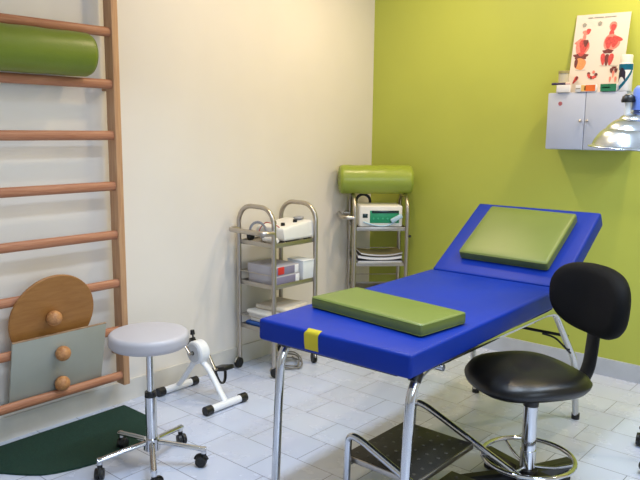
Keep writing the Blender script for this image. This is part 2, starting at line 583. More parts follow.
# ------------------------------------------------------------------ casters
def caster(parent, x, y, ztop, yaw, R=0.026, hood=None, wheel=None, wide=0.02, name='caster'):
    """swivel caster: stem and hood as part, twin wheel as sub-part"""
    hood = hood or M['black_plastic']
    wheel = wheel or M['black_plastic']
    c, s = cos(yaw), sin(yaw)
    ox, oy = x + c * 0.012, y + s * 0.012
    bm = new()
    cyl(bm, (x, y, R * 1.6), (x, y, ztop), 0.007, n=12)
    # hood: half ring above the wheels
    pts = []
    for k in range(9):
        a = pi * (0.08 + 0.84 * k / 8)
        pts.append(V((ox + c * cos(a) * R * 1.12, oy + s * cos(a) * R * 1.12, R + sin(a) * R * 1.12)))
    tube(bm, pts, 0.01, n=10, sq=(wide * 0.45, 0.005))
    cyl(bm, (x, y, R * 1.5), (x, y, R * 2.35), 0.011, n=14)
    p = obj(name, bm, hood, parent)
    bm = new()
    for q in (-1, 1):
        d = V((-s, c, 0)) * q
        o = V((ox, oy, R))
        cyl(bm, o + d * 0.003, o + d * (0.003 + wide), R, R * 0.92, n=22)
        cyl(bm, o + d * (0.003 + wide), o + d * (0.0045 + wide), R * 0.5, R * 0.45, n=16)
    obj('wheel', bm, wheel, p)
    return p

# ------------------------------------------------------------------ white stool
st = thing('stool', 'round white padded stool on a chrome five-legged base with black casters', 'stool', (-2.41, 1.69, 0))
bm = new()
R = 0.168
prof = [(0, 0.603)]
for k in range(1, 9):
    prof.append((R * 0.88 * k / 8, 0.603 - 0.003 * (k / 8) ** 3))
for k in range(1, 7):
    a = pi / 2 * k / 6
    prof.append((R - 0.020 + 0.020 * sin(a), 0.580 + 0.020 * cos(a)))
prof += [(R, 0.560), (R - 0.002, 0.55), (R - 0.010, 0.541), (R - 0.02, 0.538), (0, 0.538)]
lathe(bm, prof, 56)
obj('seat', bm, M['white_vinyl'], st)
bm = new()
cyl(bm, (0, 0, 0.522), (0, 0, 0.5385), 0.075, n=32)
obj('seat_plate', bm, M['black_plastic'], st)
bm = new()
cyl(bm, (0, 0, 0.30), (0, 0, 0.525), 0.0145, n=24)
obj('gas_piston', bm, M['chrome'], st)
bm = new()
cyl(bm, (0, 0, 0.312), (0, 0, 0.335), 0.0255, 0.024, n=24)
obj('collar', bm, M['black_plastic'], st)
bm = new()
cyl(bm, (0, 0, 0.085), (0, 0, 0.314), 0.0245, n=28)
cyl(bm, (0, 0, 0.075), (0, 0, 0.125), 0.036, 0.033, n=28)
obj('column', bm, M['chrome'], st)
for k in range(5):
    a = radians(-106 + 72 * k)
    bm = new()
    P = [V((0.02 * cos(a), 0.02 * sin(a), 0.108)), V((0.12 * cos(a), 0.12 * sin(a), 0.095)), V((0.235 * cos(a), 0.235 * sin(a), 0.078))]
    tube(bm, P, 0.012, n=14, sq=(0.0135, 0.0105))
    cyl(bm, (0.226 * cos(a), 0.226 * sin(a), 0.062), (0.226 * cos(a), 0.226 * sin(a), 0.088), 0.012, n=16)
    lg = obj('leg', bm, M['chrome'], st)
    caster(lg, 0.226 * cos(a), 0.226 * sin(a), 0.08, a + 1.1 + k, R=0.0255, wide=0.015)

# ------------------------------------------------------------------ pedal exerciser
pe = thing('pedal_exerciser', 'white mini pedal exerciser with black pedals standing behind the white stool', 'exercise bike', (-2.85, 2.31, 0))
for (x, y0, y1) in ((-0.185, -0.135, 0.135), (0.205, -0.13, 0.15)):
    bm = new()
    cyl(bm, (x, y0 + 0.03, 0.024), (x, y1 - 0.03, 0.024), 0.0195, n=24)
    fb = obj('foot_bar', bm, M['white_enamel'], pe)
    for (ya, yb) in ((y0, y0 + 0.042), (y1 - 0.042, y1)):
        bm = new()
        cyl(bm, (x, ya, 0.024), (x, yb, 0.024), 0.0238, n=24)
        obj('end_cap', bm, M['black_plastic'], fb)
for pts in ([(-0.02, 0.0, 0.235), (-0.06, 0.0, 0.17), (-0.13, 0.0, 0.085), (-0.178, 0.0, 0.036)],
            [(0.0, 0.0, 0.225), (0.065, 0.005, 0.195), (0.12, 0.01, 0.13), (0.165, 0.01, 0.075), (0.198, 0.012, 0.036)]):
    bm = new()
    tube(bm, spline(pts, 6), 0.014, n=16, sq=(0.019, 0.0125))
    obj('leg', bm, M['white_enamel'], pe)
bm = new()
mt = Matrix.Translation((0, 0, 0.265)) @ Matrix.Rotation(pi / 2, 4, 'X')
lathe(bm, [(0, -0.033), (0.056, -0.033), (0.063, -0.026), (0.063, 0.026), (0.056, 0.033), (0, 0.033)], 44, mat=mt)
obj('flywheel_housing', bm, M['white_enamel'], pe)
bm = new()
lathe(bm, [(0, 0), (0.049, 0), (0.050, 0.003), (0.048, 0.005), (0, 0.005)], 40, mat=Matrix.Translation((0, -0.033, 0.265)) @ Matrix.Rotation(pi / 2, 4, 'X'))
obj('side_disc', bm, material('pale_grey_plastic', rgb(196, 200, 206), 0.4, var=0.02), pe)
bm = new()
cyl(bm, (0, -0.037, 0.265), (0, -0.041, 0.265), 0.011, n=18)
obj('hub_cap', bm, M['black_plastic'], pe)
bm = new()
box(bm, 0.026, 0.05, 0.055, (-0.052, 0.0, 0.303), (0, radians(-32), 0), bevel=0.005)
obj('display', bm, M['black_plastic'], pe)
bm = new()
cyl(bm, (-0.04, 0.0, 0.315), (-0.045, 0.0, 0.36), 0.0045, n=12)
cyl(bm, (-0.045, 0, 0.352), (-0.047, 0, 0.376), 0.013, 0.011, n=18)
obj('tension_knob', bm, M['black_plastic'], pe)
def pedal(px, py, pz, tilt):
    bm = new()
    box(bm, 0.105, 0.072, 0.024, (0, 0, 0), bevel=0.006)
    for k in range(5):
        box(bm, 0.008, 0.056, 0.006, (-0.034 + 0.017 * k, 0, 0.011), bevel=0.001)
    p = obj('pedal', bm, M['black_plastic'], pe, (px, py, pz), (0, tilt, 0))
    bm = new()
    arc = [V((0.01, 0, 0)) + V((0.010, 0.032 * cos(a), 0.05 * sin(a))) for a in [pi * k / 14 for k in range(15)]]
    arc = [V((0.028, 0.034 * cos(pi * k / 16), 0.085 * sin(pi * k / 16) + 0.0)) for k in range(17)]
    tube(bm, arc, 0.004, n=8, sq=(0.013, 0.004))
    obj('strap', bm, M['black_plastic'], p)
ax = V((0, 0, 0.265))
for s, ang in ((1, radians(-56)), (-1, radians(136))):
    e = ax + V((0.122 * cos(ang), s * 0.058, 0.122 * sin(ang)))
    bm = new()
    cyl(bm, ax + V((0, s * 0.03, 0)), ax + V((0, s * 0.062, 0)), 0.008, n=16)
    tube(bm, [ax + V((0, s * 0.056, 0)), e], 0.006, n=12, sq=(0.009, 0.005))
    cyl(bm, e - V((0, s * 0.004, 0)), e + V((0, s * 0.03, 0)), 0.005, n=12)
    obj('crank', bm, M['steel'], pe)
    pedal(e.x + 0.005, e.y + s * 0.052, e.z, radians(165 if s > 0 else 178))

# ------------------------------------------------------------------ steel trolleys
TW, TL, TR = 0.293, 0.360, 0.0138      # hoop width, length, tube radius
TZ = [0.272, 0.543, 0.788]
def trolley(label, loc, rot):
    """origin at its centre; hoops at y = +-TL/2 spanning x"""
    t = thing('trolley', label, 'trolley', loc, rot, group='stainless steel trolleys')
    for s in (-1, 1):
        bm = new()
        y = s * TL / 2
        pts = fillet([(-TW / 2, y, 0.072), (-TW / 2, y, 1.003), (TW / 2, y, 1.003), (TW / 2, y, 0.072)], 0.105, 10)
        tube(bm, pts, TR, n=16)
        fr = obj('hoop_frame', bm, M['steel'], t)
        for q in (-1, 1):
            caster(fr, q * TW / 2, y, 0.078, 0.6 + q + s, R=0.033, hood=M['steel'], wheel=M['black_plastic'], wide=0.010)
    for z in TZ:
        bm = new()
        box(bm, TW - 0.02, TL - 0.02, 0.004, (0, 0, z - 0.004))
        for s in (-1, 1):
            box(bm, TW - 0.012, 0.006, 0.026, (0, s * (TL / 2 - 0.006), z - 0.004), bevel=0.0015)
            box(bm, 0.006, TL - 0.012, 0.026, (s * (TW / 2 - 0.006), 0, z - 0.004), bevel=0.0015)
        sh = obj('shelf', bm, M['shelf_steel'], t)
        if z > 0.7:
            continue
        for s in (-1, 1):
            bm = new()
            cyl(bm, (s * (TW / 2), -TL / 2, z + 0.065), (s * (TW / 2), TL / 2, z + 0.065), 0.003, n=10) if s < 0 else \
                cyl(bm, (-TW / 2, -s * TL / 2, z + 0.065), (TW / 2, -s * TL / 2, z + 0.065), 0.003, n=10)
            obj('guard_rail', bm, M['steel'], sh)
    bm = new()
    y0 = -TL / 2
    tube(bm, fillet([(-TW / 2, y0, 0.86), (-TW / 2, y0 - 0.085, 0.865), (TW / 2, y0 - 0.085, 0.865), (TW / 2, y0, 0.86)], 0.045, 8), 0.0145, n=16)
    obj('push_handle', bm, M['steel'], t)
    return t

T1C = (-2.921, 2.99)
T1 = trolley('stainless steel trolley of white devices, grey boxes and towels by the cream wall', (T1C[0], T1C[1], 0), 0)
T2C = (-2.866, 3.934)
# second trolley: front face runs along local y (its long side); local x points to the camera
T2 = copy_tree(T1)
T2['label'] = 'stainless steel trolley in the corner carrying the bolster and green-panelled device'
T2.location = (T2C[0], T2C[1], 0)
T2.rotation_euler = (0, 0, radians(-45))
[c for c in T2.children if c.name.startswith('shelf')][0].location.z = 0.075
bm = new()
sph(bm, (TW / 2 + 0.004, TL / 2 + 0.018, 0.735), 0.010)
cyl(bm, (TW / 2, TL / 2 + 0.004, 0.735), (TW / 2 + 0.003, TL / 2 + 0.016, 0.735), 0.005)
obj('bumper', bm, M['black_plastic'], T2)

b2 = bolster('bolster', 0.50, 0.099, M['bolster_vinyl'], 'glossy lime green roll bolster lying across the hoops of the corner trolley', 'green roll bolsters')
b2.location = (T2C[0] - 0.016, T2C[1] - 0.016, 1.003 + TR + 0.094)
b2.rotation_euler = (0, 0, radians(45))

# --- things on the corner trolley (local frame helper: u along the front, w towards the camera)
def t2(u, w, z):
    a = radians(45)
    return (T2C[0] + u * cos(a) + w * sin(a), T2C[1] + u * sin(a) - w * cos(a), z)
dv = thing('therapy_device', 'white electrotherapy device with green front panel on the corner trolley top', 'medical device', t2(0.0, 0.03, TZ[2]), (0, 0, radians(45)))
bm = new()
box(bm, 0.298, 0.2, 0.148, (0, 0, 0.008 + 0.0725), bevel=0.012, seg=3)
obj('casing', bm, M['white_plastic'], dv)
for sx in (-1, 1):
    for sy in (-1, 1):
        bm = new()
        cyl(bm, (sx * 0.11, sy * 0.07, 0), (sx * 0.11, sy * 0.07, 0.01), 0.012, n=14)
        obj('rubber_foot', bm, M['black_plastic'], dv)
bm = new()
box(bm, 0.2, 0.004, 0.085, (0.025, -0.1, 0.078), bevel=0.0015)
obj('control_panel', bm, M['teal_panel'], dv)
bm = new()
box(bm, 0.185, 0.004, 0.018, (0.03, -0.1025, 0.112), bevel=0.001)
obj('display', bm, M['dark_display'], dv)
bm = new()
box(bm, 0.034, 0.005, 0.028, (-0.107, -0.1005, 0.085), bevel=0.002)
obj('power_switch', bm, M['dark_display'], dv)
for k in range(4):
    bm = new()
    cyl(bm, (-0.05 + 0.032 * k, -0.101, 0.066), (-0.05 + 0.032 * k, -0.106, 0.066), 0.006, n=14)
    obj('button', bm, material('dim_green_button', rgb(60, 168, 126), 0.4) if k == 0 else bpy.data.materials['dim_green_button'], dv)
bm = new()
tube(bm, spline([(-0.12, -0.103, 0.045), (-0.07, -0.108, 0.028), (0.0, -0.112, 0.017), (0.06, -0.112, 0.026), (0.105, -0.111, 0.055), (0.12, -0.11, 0.07)], 8), 0.0055, n=10)
obj('cable', bm, M['pale_blue'], dv)
bm = new()
xf(bm, box(bm, 0.085, 0.026, 0.03, bevel=0.008, seg=3), (0.105, -0.118, 0.07), (0, radians(-28), 0))
obj('applicator', bm, M['pale_blue'], dv)
# dark applicator rings behind the device
for (u, w, r, lab) in ((-0.09, -0.075, 0.05, 'dark ring applicator behind the green-panelled device'),):
    bm = new()
    tube(bm, circle_pts((0, 0, 0), r, 36, 'y'), 0.011, n=12, closed=True)
    p = t2(u, w - 0.03, TZ[2] + 0.17 + 0.0)
    q = thing('ring_applicator', lab, 'medical applicator', t2(u, w - 0.045, TZ[2]), (0, 0, radians(45)))
    bm.free()
    bm = new()
    cyl(bm, (0, 0, 0.0), (0, 0, 0.012), 0.04, n=28)
    cyl(bm, (0, 0, 0.01), (0, 0, 0.115), 0.008, n=14)
    obj('stand', bm, M['black_plastic'], q)
    bm = new()
    tube(bm, circle_pts((0, 0, 0.158), r, 36, 'y'), 0.010, n=12, closed=True)
    obj('ring', bm, M['black_plastic'], q)

# magazines and folders splayed on the middle shelf of the corner trolley
def booklet(name, label, u, w, z, sx, sy, h, rz, cover, tilt=0.0, sag=0.0):
    t = thing(name, label, 'magazine' if name == 'magazine' else 'folder', t2(u, w, z), (0, tilt, radians(45) + rz), group='papers on the corner trolley')
    def sheet(bm, ox, oy, zz, hh, gx, gy):
        nx = 10
        rows = []
        for k in range(nx + 1):
            x = -gx / 2 + gx * k / nx
            dz = sag * (2 * k / nx - 1) ** 2
            rows.append([bm.verts.new((x + ox, y + oy, zz + dz + q)) for (y, q) in ((-gy / 2, 0), (gy / 2, 0), (gy / 2, hh), (-gy / 2, hh))])
        for a, b in zip(rows, rows[1:]):
            for k in range(4):
                bm.faces.new((a[k], a[(k + 1) % 4], b[(k + 1) % 4], b[k]))
        bm.faces.new(rows[0])
        bm.faces.new(rows[-1])
    bm = new()
    sheet(bm, 0, 0, 0.0015, h, sx, sy)
    obj('pages', bm, M['paper'], t, angle=30)
    bm = new()
    sheet(bm, 0, 0, 0, 0.0015, sx + 0.004, sy + 0.004)
    sheet(bm, 0, 0, 0.0015 + h, 0.002, sx + 0.004, sy + 0.004)
    obj('cover', bm, cover, t, angle=30)
    return t
zz = TZ[1]
booklet('magazine', 'bottom magazine of the pile on the corner trolley, thick white pages', 0.0, 0.02, zz, 0.305, 0.22, 0.018, 0.03, M['dark_cover'])
booklet('magazine', 'middle magazine of the pile on the corner trolley, dark covers bowed upward', 0.005, 0.02, zz + 0.023, 0.30, 0.22, 0.018, -0.04, M['dark_cover'], 0.0, 0.014)
booklet('folder', 'olive cardboard folder on top of the magazines on the corner trolley', 0.01, 0.01, zz + 0.047, 0.29, 0.2, 0.010, 0.06, M['olive_cover'], 0.0, 0.016)

# --- things on the trolley by the cream wall (axis aligned)
def t1(x, y, z):
    return (T1C[0] + x, T1C[1] + y, z)
ap = thing('massage_apparatus', 'rounded white apparatus with dark knobs on the top tray of the cream-wall trolley', 'medical device', t1(0.018, 0.045, TZ[2]), (0, 0, 0))
bm = new()
prism(bm, [(-0.12, -0.13), (0.12, -0.13), (0.12, 0.128), (-0.12, 0.128)], 0.078, 0.012, bevel=0.018, seg=4)
for v in bm.verts:
    if v.co.z > 0.05:
        v.co.z += 0.03 * (v.co.y + 0.12) / 0.24
        v.co.x *= 0.94
obj('casing', bm, M['white_plastic'], ap)
for sx in (-1, 1):
    for sy in (-1, 1):
        bm = new()
        cyl(bm, (sx * 0.085, sy * 0.09, 0), (sx * 0.085, sy * 0.09, 0.014), 0.01, n=12)
        obj('rubber_foot', bm, M['black_plastic'], ap)
for (x, y) in ((0.05, -0.07), (0.055, 0.03), (-0.03, -0.06)):
    bm = new()
    z = 0.090 + 0.03 * (y + 0.12) / 0.24
    cyl(bm, (x, y, z - 0.006), (x, y, z + 0.016), 0.014, 0.012, n=20)
    obj('knob', bm, M['black_plastic'], ap)
bm = new()
box(bm, 0.004, 0.15, 0.018, (0.112, 0.0, 0.055), (0, radians(-4), 0), bevel=0.001)
obj('side_strip', bm, M['box_grey'], ap)
bm = new()
tube(bm, circle_pts((0.03, 0.09, 0.128), 0.026, 28, 'z'), 0.007, n=10, closed=True)
cyl(bm, (0.03, 0.09, 0.1), (0.03, 0.09, 0.132), 0.02, n=20)
obj('dial', bm, M['grey_plastic'], ap)

# headband with two electrode pads
hb = thing('electrode_headset', 'grey electrode headset resting on the front of the cream-wall trolley top tray', 'headset', t1(-0.04, -0.125, TZ[2]), (0, 0, 0.3))
bm = new()
tube(bm, [V((0.055 * cos(a), 0, 0.055 + 0.06 * sin(a))) for a in [pi * (-0.05 + 1.1 * k / 20) for k in range(21)]], 0.004, n=10, sq=(0.008, 0.003))
obj('headband', bm, M['grey_plastic'], hb)
for s in (-1, 1):
    bm = new()
    cyl(bm, (s * 0.058, 0, 0.035), (s * 0.038, 0, 0.035), 0.034, 0.03, n=26)
    obj('ear_pad', bm, M['black_plastic'] if s < 0 else M['grey_plastic'], hb)
pr = thing('handpiece', 'pale grey handpiece with red cable lying on the cream-wall trolley top tray', 'handpiece', t1(0.02, -0.06, TZ[2] + 0.085), (0, 0, 0))
pr.location = t1(0.085, -0.13, TZ[2])
bm = new()
tube(bm, [(-0.07, 0.0, 0.02), (-0.02, 0, 0.021), (0.03, 0, 0.021), (0.045, 0, 0.021)], [0.014, 0.018, 0.018, 0.011], n=18)
obj('grip', bm, M['white_plastic'], pr)
bm = new()
tube(bm, spline([(-0.07, 0, 0.02), (-0.12, 0.01, 0.06), (-0.09, 0.03, 0.112), (-0.03, 0.045, 0.108), (0.005, 0.065, 0.085), (0.01, 0.08, 0.087)], 8), 0.003, n=8)
obj('cable', bm, M['cable_red'], pr)

# dark lead hanging below the top tray
bm = new()
tube(bm, spline([(0.0, 0.0, 0.0), (0.004, -0.004, 0.05), (-0.004, 0.004, 0.12), (0.006, 0.0, 0.19), (0.0, 0.01, 0.232)], 8), 0.003, n=8)
ld = obj('dangling_lead', bm, M['black_plastic'], None, t1(-0.05, 0.02, TZ[1] + 0.0035))
tag(ld, 'thin dark lead hanging between the upper trays of the cream-wall trolley', 'cable')

# two stacked boxes, clear tub
def flat_box(label, x, y, z, rz, flag):
    t = thing('device_box', label, 'box', t1(x, y, z), (0, 0, rz), group='grey boxes on the cream-wall trolley')
    bm = new()
    box(bm, 0.235, 0.20, 0.056, (0, 0, 0.028), bevel=0.003)
    obj('carton', bm, M['box_grey'], t)
    bm = new()
    box(bm, 0.003, 0.19, 0.046, (0.1175, 0, 0.027), bevel=0.001)
    obj('side_band', bm, M['box_purple'], t)
    bm = new()
    box(bm, 0.004, 0.034, 0.049, (0.1178, 0.078, 0.027), bevel=0.001)
    obj('end_label', bm, M['paper'], t)
    if flag:
        bm = new()
        box(bm, 0.005, 0.052, 0.044, (0.118, -0.058, 0.03), bevel=0.001)
        obj('red_sticker', bm, M['red'], t)
    return t
flat_box('lower plain grey box of the pair on the middle tray', 0.015, -0.045, TZ[1], 0.0, False)
flat_box('upper grey box with a red sticker on the middle tray', 0.012, -0.05, TZ[1] + 0.0565, 0.02, True)
tb = thing('plastic_tub', 'clear plastic tub beside the grey boxes on the middle tray', 'tub', t1(0.082, 0.122, TZ[1] + 0.002), (0, 0, 0))
bm = new()
lo = [(-0.05, -0.035), (0.05, -0.035), (0.05, 0.035), (-0.05, 0.035)]
prism(bm, [(x * 1.15, y * 1.3) for x, y in lo], 0.118, 0.0, bevel=0.006)
for v in bm.verts:
    k = 1 + 0.12 * v.co.z / 0.1
    v.co.x *= k
    v.co.y *= k
obj('body', bm, M['clear_plastic'], tb)
bm = new()
box(bm, 0.136, 0.108, 0.006, (0, 0, 0.120), bevel=0.002)
obj('lid', bm, M['clear_plastic'], tb)

# folded towels, cloth and blue cloth on the lowest tray
def folded(bm, sx, sy, layers, h, jit=0.006, seedv=1):
    rnd = random.Random(seedv)
    z = 0.0
    for k in range(layers):
        ox, oy = rnd.uniform(-jit, jit), rnd.uniform(-jit, jit)
        n = 14
        pts = []
        hh = h * rnd.uniform(0.85, 1.1)
        vs = box(bm, sx + rnd.uniform(-jit, jit), sy + rnd.uniform(-jit, jit), hh, (ox, oy, z + hh / 2), bevel=hh * 0.45, seg=3)
        z += hh * 0.96
    bmesh.ops.subdivide_edges(bm, edges=bm.edges[:], cuts=1, use_grid_fill=True)
    for v in bm.verts:
        v.co.z += 0.004 * sin(v.co.x * 31 + seedv) * sin(v.co.y * 27 + 1) * min(1, v.co.z / 0.02)
    return z
bm = new()
hB = folded(bm, 0.25, 0.31, 1, 0.024, 0.004, 5)
bc = obj('folded_cloth', bm, M['blue_cloth'], None, t1(0, 0, TZ[0] - 0.0005))
tag(bc, 'blue folded cloth lining the lowest tray of the cream-wall trolley', 'cloth', 'folded linen on the lowest tray')
bm = new()
hW = folded(bm, 0.225, 0.25, 3, 0.026, 0.012, 2)
wc = obj('folded_towel', bm, M['white_cloth'], None, t1(-0.005, -0.02, TZ[0] + 0.025))
tag(wc, 'white towel folded in layers on top of the blue cloth', 'towel', 'folded linen on the lowest tray')
bm = new()
hT = folded(bm, 0.235, 0.24, 1, 0.034, 0.004, 9)
bt = obj('folded_towel', bm, M['towel'], None, t1(0.015, 0.025, TZ[0] + 0.025 + hW + 0.001), (0, 0, 0.15))
tag(bt, 'thick beige towel lying uppermost on the lowest trolley tray', 'towel', 'folded linen on the lowest tray')

# grey cable coiled on the floor under the trolley
bm = new()
pts = []
for k in range(90):
    a = 2 * pi * k / 30
    rr = 0.072 + 0.012 * sin(k * 0.35)
    pts.append(V((1.35 * rr * cos(a), rr * sin(a) + 0.006 * k / 30, 0.006 + 0.012 * (k / 90) + 0.05 * max(0, sin(a)) * (0.3 + k / 90))))
pts += [V((0.05, 0.07, 0.03)), V((-0.02, 0.11, 0.008)), V((-0.08, 0.14, 0.006))]
tube(bm, pts, 0.0045, n=8)
cc = obj('coiled_cable', bm, M['cable_grey'], None, (-2.875, 3.02, 0))
tag(cc, 'grey cable coiled on the floor under the cream-wall trolley', 'cable')

# ------------------------------------------------------------------ treatment table
TH = radians(1.6)
tt = thing('treatment_table', 'blue padded treatment table with raised headrest on chrome legs', 'treatment table', (-1.492, 1.775, 0), (0, 0, TH))
BW, BL, BT = 0.668, 1.262, 0.082
ZT = 0.752
bm = new()
pad(bm, BW, BL, BT, bevel=0.013, crown=0.004, nx=10, ny=14)
obj('base_pad', bm, M['blue_vinyl'], tt, (0, BL / 2, ZT - BT))
HA = radians(31)
HL = 0.585
bm = new()
pad(bm, BW, HL, BT, bevel=0.013, crown=0.004, nx=10, ny=8)
for v in bm.verts:
    v.co.y += HL / 2
    v.co.z -= BT
hp = obj('head_pad', bm, M['blue_vinyl'], tt, (0, BL + 0.004, ZT), (HA, 0, 0))
bm = new()
box(bm, BW - 0.10, HL - 0.06, 0.012, (0, HL / 2, -BT - 0.006), bevel=0.002)
obj('backing_board', bm, M['black_plastic'], hp)
bm = new()
box(bm, BW - 0.14, BL - 0.06, 0.012, (0, BL / 2, ZT - BT - 0.006), bevel=0.002)
obj('under_board', bm, M['black_plastic'], tt)
zr = ZT - BT - 0.012 - 0.017
NX = {-1: -0.336, 1: 0.258}        # near legs across the table
FX = {-1: -0.245, 1: 0.314}        # far legs
for s in (-1, 1):
    a, b = NX[s], FX[s]
    def at_y(y):
        return a + (b - a) * (y - 0.095) / (BL + 0.29)
    bm = new()
    cyl(bm, (at_y(0.19), 0.19, zr), (at_y(BL + 0.03), BL + 0.03, zr), 0.0165, n=20)
    obj('side_rail', bm, M['chrome'], tt)
    bm = new()
    tube(bm, fillet([(at_y(0.36), 0.36, zr), (a, 0.135, zr), (a, 0.115, 0.40), (a, 0.095, 0.018)], 0.105, 12), 0.0175, n=20)
    lg = obj('leg', bm, M['chrome'], tt)
    bm = new()
    cyl(bm, (a, 0.0945, 0.0), (a, 0.0945, 0.03), 0.021, n=20)
    obj('rubber_foot', bm, M['black_plastic'], lg)
    bm = new()
    tube(bm, [(a, 0.17, zr - 0.006), (a, 0.158, zr - 0.016), (a, 0.148, zr - 0.034)], 0.023, n=20)
    obj('corner_cap', bm, M['black_plastic'], lg)
    # far leg: slants outward from the hinge, then drops
    bm = new()
    tube(bm, fillet([(at_y(BL - 0.08), BL - 0.08, zr), (b - s * 0.01, BL + 0.03, zr - 0.01), (b, BL + 0.315, 0.325), (b, BL + 0.385, 0.018)], 0.05, 8), 0.0165, n=20)
    lg = obj('leg', bm, M['chrome'], tt)
    bm = new()
    cyl(bm, (b, BL + 0.387, 0.0), (b, BL + 0.387, 0.03), 0.02, n=20)
    obj('rubber_foot', bm, M['black_plastic'], lg)
for y in (0.30, BL - 0.15):
    bm = new()
    cyl(bm, (-0.27, y, zr - 0.02), (0.285, y, zr - 0.02), 0.0125, n=16)
    obj('cross_bar', bm, M['chrome'], tt)
bm = new()
cyl(bm, (-0.23, BL + 0.20, 0.478), (0.315, BL + 0.20, 0.478), 0.0075, n=14)
obj('rear_cross_bar', bm, M['black_plastic'], tt)
bm = new()
tube(bm, fillet([(0.19, BL + 0.19, 0.470), (0.25, BL + 0.20, 0.462), (0.325, BL + 0.22, 0.39)], 0.03, 6), 0.005, n=10)
obj('adjusting_lever', bm, M['black_plastic'], tt)
bm = new()
tube(bm, [(-0.19, BL + 0.20, 0.478), (-0.19, BL + 0.30, 0.80)], 0.007, n=10)
obj('head_strut', bm, M['black_plastic'], tt)
# yellow tape wrapped over the foot edge
bm = new()
tx0, tx1 = -0.104, -0.042
prof = [(0.021, ZT + 0.002)]
for k in range(1, 8):
    a = pi / 2 * k / 7
    prof.append((0.016 - 0.0175 * sin(a), ZT - 0.016 + 0.0175 * cos(a)))
prof += [(-0.0015, ZT - 0.05)]
for k in range(1, 6):
    a = pi / 2 * k / 5
    prof.append((0.02 - 0.0215 * cos(a), ZT - BT + 0.02 - 0.0215 * sin(a)))
prof += [(0.05, ZT - BT - 0.0015)]
rows = []
for i, (y, z) in enumerate(prof):
    wob = 0.004 * sin(i * 0.7)
    rows.append([bm.verts.new((tx0 + wob , y, z)), bm.verts.new((tx1 + wob * 0.5 , y, z))])
for a, b in zip(rows, rows[1:]):
    bm.faces.new((a[0], a[1], b[1], b[0]))
bmesh.ops.solidify(bm, geom=bm.faces[:], thickness=0.0012)
obj('yellow_tape', bm, M['yellow_tape'], tt)

# cushions
def cushion(label, sx, sy, sz):
    t = thing('cushion', label, 'cushion', group='flat olive green cushions')
    bm = new()
    pad(bm, sx, sy, sz, bevel=0.012, crown=0.006, nx=12, ny=8, seg=3)
    obj('cover', bm, M['green_vinyl'], t)
    for z in (0.006, sz - 0.006):
        bm = new()
        c = 0.012
        a, b = sx / 2 - 0.002, sy / 2 - 0.002
        tube(bm, fillet([(0, -b, z), (a, -b, z), (a, b, z), (-a, b, z), (-a, -b, z), (-0.001, -b, z)], c, 4), 0.0022, n=6, closed=False)
        obj('piping', bm, M['green_vinyl'], t)
    return t
c1 = cushion('flat olive green cushion lying across the foot end of the blue table', 0.552, 0.265, 0.046)
c1.location = (-1.497, 2.118, ZT + 0.002)
c1.rotation_euler = (0, 0, radians(-5.5))
c2 = cushion('flat olive green cushion leaning on the raised blue headrest', 0.462, 0.40, 0.048)
Mh = Matrix.Translation(tt.location) @ Matrix.Rotation(TH, 4, 'Z') @ Matrix.Translation((0, BL + 0.004, ZT)) @ Matrix.Rotation(HA, 4, 'X') @ Matrix.Translation((0.012, 0.30, 0.002)) @ Matrix.Rotation(radians(-1), 4, 'Z')
c2.matrix_world = Mh
c2.location = Mh.to_translation()
c2.rotation_euler = Mh.to_euler()

# ------------------------------------------------------------------ step stool
ss = thing('step_stool', 'chrome two-step stool with dark studded treads under the table', 'step stool', (-1.42, 2.18, 0))
for y in (-0.222, 0.222):
    bm = new()
    tube(bm, fillet([(-0.128, y, 0.012), (-0.118, y, 0.318), (-0.06, y, 0.311), (0.40, y, 0.128), (0.46, y, 0.012)], 0.045, 10), 0.0135, n=16)
    sf = obj('side_frame', bm, M['chrome'], ss)
    for x in (-0.128, 0.46):
        bm = new()
        cyl(bm, (x, y, 0), (x, y, 0.022), 0.0165, n=16)
        obj('rubber_foot', bm, M['black_plastic'], sf)
def tread(x0, x1, y0, y1, z, studs):
    bm = new()
    box(bm, x1 - x0, y1 - y0, 0.022, ((x0 + x1) / 2, (y0 + y1) / 2, z - 0.011), bevel=0.002)
    t = obj('tread', bm, M['steel'], ss)
    bm = new()
    box(bm, x1 - x0 - 0.01, y1 - y0 - 0.01, 0.004, ((x0 + x1) / 2, (y0 + y1) / 2, z + 0.001), bevel=0.001)
    nx, ny = studs
    for i in range(nx):
        for j in range(ny):
            x = x0 + (x1 - x0) * (i + 0.7) / (nx + 0.4)
            y = y0 + (y1 - y0) * (j + 0.7) / (ny + 0.4)
            c = cyl(bm, (x, y, z + 0.002), (x, y, z + 0.0052), 0.0075, 0.005, n=12, mi=1)
    obj('rubber_top', bm, [M['rubber'], M['stud']], t)
tread(-0.155, 0.175, -0.205, 0.21, 0.22, (6, 7))
tread(0.13, 0.40, -0.205, 0.12, 0.125, (4, 6))
for x, z in ((-0.125, 0.19), (0.15, 0.187), (0.25, 0.092)):
    bm = new()
    cyl(bm, (x, -0.222, z), (x, 0.222, z), 0.007, n=12)
    obj('cross_bar', bm, M['chrome'], ss)

